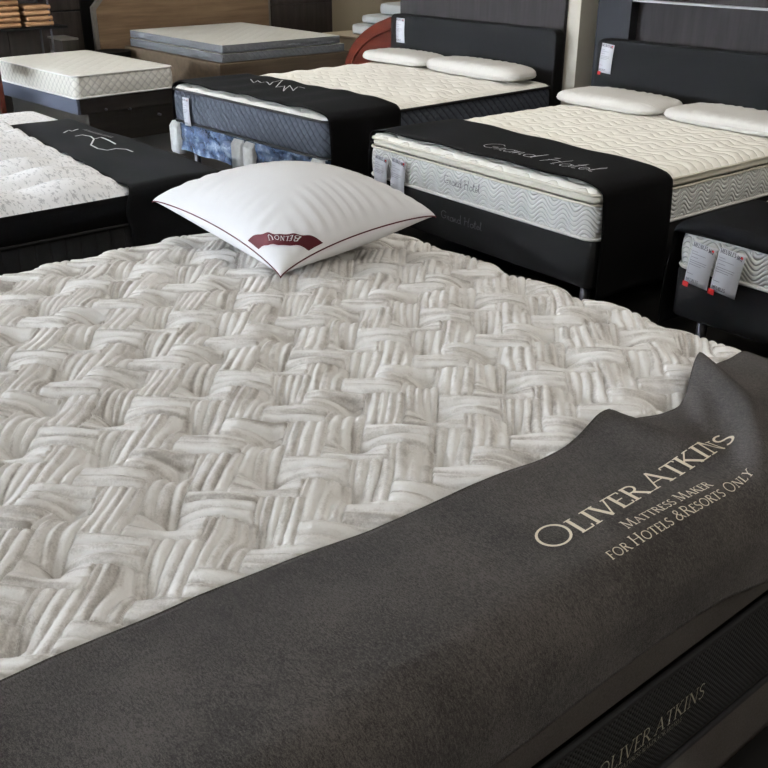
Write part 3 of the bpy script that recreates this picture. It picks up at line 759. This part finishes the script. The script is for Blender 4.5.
for x in (.10, .82, 1.5):
    for y in (.10, l2-.15): MB().cyl(x, y, 0, .265, .024).make('leg', M['steel'], b2, True)
m2 = empty('mattress', (L2[0], L2[1], .438), R2a, 'ivory mattress with slate diagonal-quilted border on the plastic-wrapped base', 'mattress')
o2 = (0, 0, .438)
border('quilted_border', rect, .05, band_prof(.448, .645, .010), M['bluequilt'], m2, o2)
piping('piping', rect, .05, .446, .009, M['piping_black'], m2, o2, .003)
piping('piping', rect, .05, .652, .009, M['piping_black'], m2, o2, .003)
panel('top_panel', (.004, .004, w2-.004, l2), .05, .672, .016, M['ivory'], m2, o2, .02, lambda x, y: .006*np.sin(x*26)*np.sin(y*26), .035, .022)
d2 = Drape((-.014, -.010), (w2+.014, None), .706, R=.045, lift=lambda x, y: .004*np.sin(x*9+y*6)+.003*np.sin(x*23)-.024*np.clip((.16-np.minimum(x, w2-x))/.16, 0, 1)**2, wave=.007, freq=16)
rl2 = empty('bed_runner', (L2[0], L2[1], .25), R2a, 'black runner with grey script scribble draped over foot of the ivory mattress', 'bed runner')
cloth('cloth', d2, -.42, w2+.42, .012, .56, M['black'], rl2, (0, 0, .25), .02)
S2 = [(-5.722, 3.656), (-5.586, 3.593), (-5.647, 3.666), (-5.525, 3.612), (-5.533, 3.657), (-5.403, 3.595), (-5.476, 3.671), (-5.522, 3.783), (-5.323, 3.586), (-5.341, 3.67), (-5.157, 3.531), (-5.349, 3.715), (-5.144, 3.596), (-5.259, 3.717), (-5.177, 3.711)]
def loc_pts(P, L, a): return [((x-L[0])*math.cos(a)+(y-L[1])*math.sin(a), -(x-L[0])*math.sin(a)+(y-L[1])*math.cos(a)) for x, y in P]
lettering('embroidered_script', [(.006, loc_pts(S2, L2, R2a))], lambda u, v: d2(u, v)+[0, 0, .0065], M['letter_white'], rl2, (0, 0, .25), seg=.02)
long_pillow(-6.16, -5.46, 4.93, 5.27, .694, .085, math.radians(3), 'long white pillow on ivory mattress beside the red curved headboard', 'pillows on the ivory mattress')
long_pillow(-5.42, -4.50, 4.90, 5.22, .694, .10, math.radians(-1), 'long white pillow on ivory mattress nearest the pale column', 'pillows on the ivory mattress')

# ------------------------------------------------------------------ BED 6: right edge
L6 = (-2.09, 3.31, 0); w6, l6 = 1.58, 1.9; rect = (0, 0, w6, l6)
base(rect, .205, .414, 'charcoal box spring at the right frame edge under white scalloped mattress', M['upholstery'], L6, 0)
m6 = empty('mattress', (L6[0], L6[1], .416), 0, 'white scalloped mattress at the right frame edge with two price tags', 'mattress')
o6 = (0, 0, .416)
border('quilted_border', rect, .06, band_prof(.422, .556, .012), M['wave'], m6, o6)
piping('piping', rect, .06, .421, .008, M['piping_white'], m6, o6, .003)
piping('piping', rect, .06, .559, .006, M['piping_white'], m6, o6, .003)
panel('top_panel', (.002, .002, w6-.002, l6), .06, .582, .022, M['cream'], m6, o6, .025, None, .04, .02)
d6 = Drape((-.014, -.012), (w6+.014, None), .604, R=.05, lift=lambda x, y: .004*np.sin(x*9+y*6), wave=.008, freq=15)
rl6 = empty('bed_runner', (L6[0], L6[1], .2), 0, 'black runner over the white scalloped mattress at the right frame edge', 'bed runner')
cloth('cloth', d6, -.44, w6+.4, -.035, .50, M['black'], rl6, (0, 0, .2), .02)

# ------------------------------------------------------------------ BED 5: left, damask top
x5a, x5b, y5a, y5b = -5.60, -3.555, -.5, 2.11
org = ((x5a+x5b)/2, (y5a+y5b)/2, 0)
b5 = empty('box_spring', org, 0, 'black box spring at the left under the white damask mattress', 'box spring')
border('upholstered_box', (x5a+.01, y5a+.01, x5b-.01, y5b-.01), .04, [(0, .10), (0, .30), (-.01, .315)], M['blackband'], b5, org)
for x in (x5a+.12, x5b-.12):
    for y in (y5a+.12, y5b-.12): MB().cyl(x, y, 0, .11, .03).make('leg', M['plasticleg'], b5, True, org=org)
org = (org[0], org[1], .317)
m5 = empty('mattress', org, 0, 'white damask mattress with black pleated border at the left frame edge', 'mattress')
rect = (x5a, y5a, x5b, y5b)
border('pleated_border', rect, .06, band_prof(.322, .562, .010), M['pleat'], m5, org)
piping('piping', rect, .06, .568, .007, M['piping_black'], m5, org, .008)
piping('piping', rect, .06, .325, .007, M['piping_black'], m5, org, .004)
border('black_band', rect, .06, band_prof(.572, .682, .012, 8), M['blackband'], m5, org, False)
def hum(x, y):
    g = 1-smooth((y-1.650-(x-x5b)*-.07)/.035); return (.058*np.abs(np.sin(PI*(x-x5b+.02)/.235))**.6-.012)*np.clip(g, 0, 1)*(.75+.25*np.cos(y*17))
panel('top_panel', (x5a+.002, y5a+.002, x5b-.002, y5b-.002), .06, .697, .014, M['damask'], m5, org, .02, hum, .03, .012)
d5 = Drape((None, None), (x5b+.014, y5b+.014), .716, R=.03, lift=lambda x, y: .003*np.sin(x*11+y*9)+.003*np.sin(x*5-y*16), wave=.008, freq=13)
rl5 = empty('bed_runner', (-4.3, 1.9, .45), 0, 'dark grey runner with white scribbled emblem over end of the damask mattress', 'bed runner')
o5 = (-4.3, 1.9, .45)
def r5lo(b): return -5.10+.02*np.sin(b*9)
cloth('cloth', lambda a, b: d5(a, b), 0, 0, 1.635, 2.40, M['darkgrey'], rl5, o5, .02, aedge=(lambda b: -5.10+np.clip(b-1.75, -.2, .4)*-.02, lambda b: x5b+.30+0*b)) if False else None
def r5():
    A = np.linspace(-5.10, x5b+.42, 110)[:, None]; B = np.linspace(0, 1, 40)[None, :]
    b0 = 1.662+(A-x5b)*-.07+.012*np.cos(2*PI*(A-x5b+.02)/.235)+.0*B; b1 = 2.38
    Bv = b0+(b1-b0)*B; Av = A+0*B
    return mk('cloth', d5(Av, Bv).reshape(-1, 3), gridfaces(110, 40), M['darkgrey'], rl5, True, o5, solid=.005)
r5()
S5 = [[(-4.71, 1.906), (-4.753, 1.952), (-4.723, 1.955), (-4.763, 2.006)],
      [(-4.617, 1.924), (-4.618, 1.962), (-4.554, 1.976), (-4.484, 1.96), (-4.489, 2.0), (-4.411, 1.995), (-4.299, 1.983)],
      [(-4.484, 1.96), (-4.374, 1.893), (-4.267, 1.879), (-4.211, 1.898), (-4.223, 1.946), (-4.184, 1.979), (-4.125, 1.982)]]
lettering('embroidered_emblem', [(.008, s) for s in S5], lambda u, v: d5(u, v)+[0, 0, .0072], M['letter_white'], rl5, o5, seg=.02)
S5b = [[(-4.74+.028*i+dx, 2.03+.0006*i+dy) for dx, dy in ((0, -.012), (.008, .012), (.016, -.010))] for i in range(11)]
lettering('embroidered_words', [(.005, s) for s in S5b], lambda u, v: d5(u, v)+[0, 0, .0072], M['letter_silver'], rl5, o5, seg=.02)

# ------------------------------------------------------------------ BED 1: single mattress at the back left
L1 = (-9.19, 3.17, 0); R1 = math.radians(3.2); w1, l1 = 1.50, .92; rect = (0, 0, w1, l1)
b1 = empty('storage_bed', L1, R1, 'black storage bed with small knobs under the white single mattress', 'bed')
MB().box(.03, .10, .0, w1-.02, l1, .25).make('drawer_box', M['drawer'], b1)
MB().box(.0, .0, .25, w1-.002, .03, .372).make('front_rail', M['bluegrey'], b1, bevel=.006)
MB().box(.0, .03, .25, w1, l1, .372).make('side_rail', M['drawer'], b1, bevel=.004)
for y, z in ((.25, .27), (.47, .25), (.75, .17)):
    MB().tube([(w1-.021, y, z), (w1+.014, y, z)], .010, 10).make('knob', M['steel'], b1, True)
m1 = empty('mattress', (L1[0], L1[1], .374), R1, 'white single mattress with diamond-quilted border at the back left', 'mattress')
o1 = (0, 0, .374)
border('quilted_border', rect, .05, band_prof(.382, .545, .010), M['diamond'], m1, o1)
piping('piping', rect, .05, .380, .008, M['piping_white'], m1, o1, .002)
piping('piping', rect, .05, .549, .007, M['piping_white'], m1, o1, .002)
panel('top_panel', (.003, .003, w1-.003, l1-.003), .05, .562, .012, M['white_top'], m1, o1, .03, None, .03, .014)

# ------------------------------------------------------------------ BED 4: wood platform bed far back
x4a, x4b, y4a, y4b = -10.50, -8.56, 5.16, 6.62
og = ((x4a+x4b)/2, (y4a+y4b)/2, 0)
b4 = empty('platform_bed', og, 0, 'brown wood-veneer platform bed under the thin grey mattress, far back', 'bed')
MB().box(x4a-.04, y4a-.06, .05, x4b+.04, y4b+.12, .415).make('wood_platform', M['oakx'], b4, org=og, bevel=.006)
MB().box(x4a, y4a-.16, 0, x4b, y4b, .05).make('plinth', M['blackwall'], b4, org=og)
og = (og[0], og[1], .417)
q4 = empty('mattress', og, 0, 'lower thin grey mattress topped in white, under the grey quilted one far back', 'mattress')
border('border', (x4a, y4a-.01, x4b, y4b+.06), .02, [(-.003, .419), (0, .424), (0, .490), (-.003, .495)], M['greyfoam'], q4, og)
panel('top_panel', (x4a, y4a-.01, x4b, y4b+.06), .02, .500, .005, M['white_top'], q4, og, .08, None, .03, 0)
og = (og[0], og[1], .505)
m4 = empty('mattress', og, 0, 'thin grey-sided mattress with off-white top, uppermost on the wood platform bed', 'mattress')
border('border', (x4a, y4a, x4b, y4b), .02, [(-.003, .507), (0, .512), (0, .575), (-.003, .580)], M['greyfoam'], m4, og)
panel('top_panel', (x4a, y4a, x4b, y4b), .02, .585, .005, M['white_top'], m4, og, .08, None, .03, .004)
h4 = empty('headboard', (-10.65, 5.95, 0), 0, 'wide arched brown wood headboard of the platform bed, far back', 'headboard')
og = (-10.65, 5.95, 0)
def arch_pts(y0, y1, z0, zs, zt):
    P = [(y0, z0), (y1, z0), (y1, zs)]
    for i in range(21):
        t = i/20; P.append((y1+(y0-y1)*t, zs+(zt-zs)*math.sin(PI*t)**.75))
    return P[:3]+P[4:-1]+[(y0, zs)]
def slab(name, pts, x0, x1, mat, parent, og, bevel=.004):
    n = len(pts); V = [(x1, a, b) for a, b in pts]+[(x0, a, b) for a, b in pts]
    return mk(name, V, [tuple(range(n)), tuple(range(n, 2*n))[::-1]]+[(i, i+n, (i+1) % n+n, (i+1) % n) for i in range(n)], mat, parent, False, og, bevel=bevel)
slab('edging', arch_pts(4.80, 7.12, .02, .825, 1.30), -10.66, -10.60, M['oakedge'], h4, og)
slab('veneer_panel', arch_pts(4.84, 7.08, .06, .80, 1.26), -10.60, -10.585, M['oak'], h4, og)
n4 = empty('nightstand', (-10.35, 4.86, 0), 0, 'black round-topped bedside shelf beside the brown wood headboard', 'nightstand')
og = (-10.35, 4.86, 0)
n4.location = og
MB().tube([(-10.35, 4.86, .36), (-10.35, 4.86, .395)], .20, 28).make('top', M['blackwall'], n4, org=og)
MB().box(-10.50, 4.72, 0, -10.20, 5.00, .36).make('cabinet', M['blackwall'], n4, org=og)

# ------------------------------------------------------------------ background furniture
wd = empty('wardrobe', (-10.9, 7.6, 0), 0, 'dark wenge wardrobe right of the brown wood headboard, far back', 'wardrobe'); og = (-10.9, 7.6, 0)
MB().box(-11.25, 7.13, 0, -10.64, 8.10, 2.3).make('carcass', M['wenge'], wd, org=og, bevel=.004)
MB().box(-10.64, 7.145, .03, -10.62, 8.085, .735).make('door', M['wenge'], wd, org=og, bevel=.003)
MB().box(-10.64, 7.145, .75, -10.62, 8.085, 2.28).make('door', M['wenge'], wd, org=og, bevel=.003)
cb = empty('wall_cabinet', (-11.0, 3.9, 0), 0, 'tall black panelled cabinet behind the white single mattress', 'cabinet'); og = (-11.0, 3.9, 0)
MB().box(-11.25, 2.2, 0, -10.80, 4.76, 2.6).make('carcass', M['blackwall'], cb, org=og, bevel=.004)
for y0, y1 in ((2.22, 3.05), (3.06, 3.9), (3.91, 4.74)):
    for z0, z1 in ((.05, .78), (.80, 2.55)):
        MB().box(-10.80, y0, z0, -10.782, y1, z1).make('door', M['wenge'], cb, org=og, bevel=.003)
sb = empty('small_chest', (-10.55, 4.41, 0), 0, 'small dark chest standing between black cabinet and brown headboard', 'chest'); og = (-10.55, 4.41, 0)
MB().box(-10.75, 4.33, 0, -10.40, 4.50, .53).make('body', M['wenge'], sb, org=og, bevel=.004)
MB().box(-10.76, 4.32, .53, -10.39, 4.51, .55).make('top', M['oakedge'], sb, org=og, bevel=.003)
sh = empty('shelf_rack', (-10.35, 3.7, 0), 0, 'black shelf rack on steel posts holding folded tan cloths, back left', 'shelf'); og = (-10.35, 3.7, 0)
MB().box(-10.52, 3.0, .675, -10.18, 4.32, .70).make('shelf_board', M['blackwall'], sh, org=og, bevel=.003)
for y in (3.05, 4.15):
    for x in (-10.49, -10.21): MB().cyl(x, y, 0, 1.35, .010).make('post', M['steel'], sh, True, org=og)
MB().box(-10.52, 3.0, 1.15, -10.18, 4.2, 1.17).make('shelf_board', M['blackwall'], sh, org=og, bevel=.003)
names = ['lowest', 'second', 'third', 'fourth', 'topmost']
def roll(y0, y1, z, h, x1, lab):
    e_ = empty('folded_cloth', (x1-.14, (y0+y1)/2, z), 0, lab, 'folded cloth', 'folded tan cloths on the rack')
    n = 12; V = []
    P = [(-.13, .004), (.11, .004)]+[(.11+.028*math.sin(a)*1.0, h/2-h/2*math.cos(a)+.001) for a in np.linspace(.2, PI-.2, 8)]+[(.11, h-.002), (-.13, h-.002)]
    m = len(P); L = (y1-y0)/2
    for s in (-L, -L*.9, L*.9, L):
        k = .88 if abs(s) == L else 1
        for x, zz_ in P: V.append((x, s, h/2+(zz_-h/2)*k))
    F = []
    for r in range(3):
        for i in range(m): F.append((r*m+i, r*m+(i+1) % m, (r+1)*m+(i+1) % m, (r+1)*m+i))
    F += [tuple(range(m))[::-1], tuple(range(3*m, 4*m))]
    mk('cloth_body', V, F, M['tanroll'], e_, True)
    MB().box(.112, -.004, h*.2, .141, .004, h*.8).make('band', M['tanroll'], e_) if False else None
for i in range(6):
    roll(3.60, 3.845, .702+i*.052, .050, -10.19, 'folded tan cloth in the left stack on the rack, %s from bottom' % ['lowest', 'second', 'third', 'fourth', 'fifth', 'sixth'][i])
for i in range(4):
    o = (.0, .03, -.01, .01)[i]
    roll(3.90+o*.6, 4.165+o*.5+(.02 if i == 0 else 0), .702+i*.052, .050, -10.19, 'folded tan cloth in the right stack on the rack, %s from bottom' % ['lowest', 'second', 'third', 'topmost'][i])
# reddish post of a wooden chair at the left edge
ch = empty('wooden_chair', (-8.57, 2.68, 0), 0, 'dark red wooden chair cut by the left frame edge', 'chair'); og = (-8.57, 2.68, 0)
for x, y, z in ((-8.315, 2.88, .66), (-8.82, 2.88, .66), (-8.335, 2.48, .40), (-8.82, 2.48, .40)):
    MB().box(x-.02, y-.02, 0, x+.02, y+.02, z).make('leg', M['mahogany'], ch, org=og, bevel=.004)
MB().box(-8.84, 2.45, .37, -8.345, 2.86, .41).make('seat', M['mahogany'], ch, org=og, bevel=.008)
MB().box(-8.80, 2.87, .50, -8.335, 2.89, .62).make('backrest', M['mahogany'], ch, org=og, bevel=.004)

# red curved headboard behind the ivory mattress
rh = empty('headboard', (-5.85, 5.60, 0), 0, 'curved red mahogany headboard peeking out left of the black one', 'headboard'); og = (-5.85, 5.60, 0)
pts = []
for i in range(25):
    t = PI*i/24; pts.append((-5.95-.98*math.cos(PI-t)*-1, .50+.60*math.sin(t)**.9))
def slabx(name, pts, y0, y1, mat, parent, og, bevel=.006):
    n = len(pts); V = [(a, y0, b) for a, b in pts]+[(a, y1, b) for a, b in pts]
    return mk(name, V, [tuple(range(n)), tuple(range(n, 2*n))[::-1]]+[(i, i+n, (i+1) % n+n, (i+1) % n) for i in range(n)], mat, parent, False, og, bevel=bevel)
XC, RX, ZB, RZ = -5.90, 1.25, .43, .60
out = [(XC+RX*math.cos(t), ZB+RZ*math.sin(t)) for t in np.linspace(0, PI, 28)]
slabx('curved_frame', [(XC+RX, .10)]+out+[(XC-RX, .10)], 5.56, 5.61, M['mahogany'], rh, og)
inn = [(XC+(RX-.10)*math.cos(t), ZB+(RZ-.10)*math.sin(t)) for t in np.linspace(0, PI, 28)]
MB().tube([(a, 5.555, b) for a, b in inn], .010, 6).make('moulding', M['mahogany'], rh, True, org=og)
for s in (-1, 1): MB().box(XC+s*(RX-.05)-.03, 5.57, 0, XC+s*(RX-.05)+.03, 5.60, .10).make('leg', M['mahogany'], rh, org=og)

# stacked mattresses and pale plinth far behind
og = (-8.3, 7.6, 0)
pf = empty('display_plinth', og, 0, 'low beige display plinth behind the red curved headboard, far back', 'display plinth')
MB().box(-9.35, 7.0, 0, -7.2, 8.9, .50).make('body', M['beige'], pf, org=og, bevel=.006)
MB().box(-9.37, 6.98, .50, -7.18, 8.92, .525).make('top_board', M['beige'], pf, org=og, bevel=.004)
def thin_mat(x0, y0, x1, y1, z0, z1, label):
    og = ((x0+x1)/2, (y0+y1)/2, z0); e_ = empty('mattress', og, 0, label, 'mattress')
    border('border', (x0, y0, x1, y1), .05, band_prof(z0+.004, z1-.015, .008, 6), M['greymat'], e_, og)
    panel('top_panel', (x0, y0, x1, y1), .05, z1, .013, M['greymat'], e_, og, .06, None, .03, .008)
thin_mat(-9.05, 7.15, -7.3, 8.7, .527, .640, 'lowest pale grey mattress of the stack behind the red curved headboard')
thin_mat(-8.96, 7.22, -7.3, 8.7, .650, .735, 'middle pale grey mattress of the stack behind the red curved headboard')
thin_mat(-8.74, 7.30, -7.3, 8.7, .750, .865, 'topmost pale grey mattress of the stack behind the red curved headboard')
struct(MB().box(-11.29, 8.12, 0, -10.75, 9.59, ZC).make('trim_4', M['beige']))

# ------------------------------------------------------------------ tags
g6 = 'price tags on the scalloped mattresses'
tag((-2.000, 3.272, .546), 0, .104, .172, 'left price tag with red corner label, on mattress at the right edge', g6, tilt=math.radians(6))
tag((-1.882, 3.270, .551), 0, .110, .178, 'right price tag with red corner label, on mattress at the right edge', g6, tilt=math.radians(6))
tag((-3.942, 3.272, .560), R3, .106, .168, 'left of two price tags on the cream scalloped mattress between beds', g6, tilt=math.radians(5), strip=False)
tag((-3.800, 3.266, .570), R3, .112, .184, 'right of two price tags on the cream scalloped mattress between beds', g6, tilt=math.radians(5), strip=False)
tag((-5.905, 3.232, .615), R2a, .078, .182, 'single price tag on the slate quilted side of ivory mattress', None, tilt=math.radians(-2), strip=False)
tag((-4.050, 5.236, .975), 0, .096, .178, 'price tag hanging on black headboard right of the pale column', None, tilt=math.radians(4))
tag((-6.135, 5.306, .985), 0, .098, .182, 'price tag hanging on black headboard beside the red curved headboard', None, tilt=math.radians(0), strip=False)

# ------------------------------------------------------------------ lights
W = bpy.data.worlds.new('world'); bpy.context.scene.world = W; W.use_nodes = True
bg = W.node_tree.nodes['Background']; bg.inputs[0].default_value = (.75, .86, 1, 1); bg.inputs[1].default_value = 1.6
def area(name, loc, rot, sx, sy, e, col):
    l = bpy.data.lights.new(name, 'AREA'); l.shape = 'RECTANGLE'; l.size = sx; l.size_y = sy; l.energy = e; l.color = col
    o = bpy.data.objects.new(name, l); C.objects.link(o); o.location = loc; o.rotation_euler = rot; return o
for (x0, x1), e_w in zip(wins, (1700, 1300, 230)):
    area('window_daylight', ((x0+x1)/2, YS-.25, (zb+zt)/2), (math.radians(90), 0, 0), x1-x0, zt-zb, e_w, (.84, .91, 1))
k = 0
for x in (-9.2, -6.4, -3.6, -.8, 1.4):  # last row is unseen fill, added behind the camera to light sides facing it
    for y in (-1.2, 2.2, 4.3, 7.6):
        if y > 7 and x > -5: continue
        k += 1; og = (x, y, ZC)
        l = empty('ceiling_lamp', og, 0, 'unseen long white ceiling lamp above the showroom', 'lamp', 'ceiling lamps')
        MB().box(x-.62, y-.09, ZC-.06, x+.62, y+.09, ZC).make('housing', M['palewall'], l, org=og, bevel=.005)
        MB().box(x-.60, y-.07, ZC-.075, x+.60, y+.07, ZC-.06).make('diffuser', M['lamp'], l, org=og)
        pw = 9
        if x < -6: pw = 14
        if x > -2: pw = 4
        if x > 0: pw = 20  # added fill row, stronger to brighten the runner's hanging front
        if y > 4 and x > -7: pw = 17
        area('lamp_light', (x, y, ZC-.09), (0, 0, 0), 1.2, .14, pw, (1, .95, .87))
sc_ = bpy.context.scene
sc_.view_settings.view_transform = 'Standard'; sc_.view_settings.look = 'None'
sc_.view_settings.exposure = 0.12; sc_.view_settings.gamma = 1.0; sc_.view_settings.use_curve_mapping = False
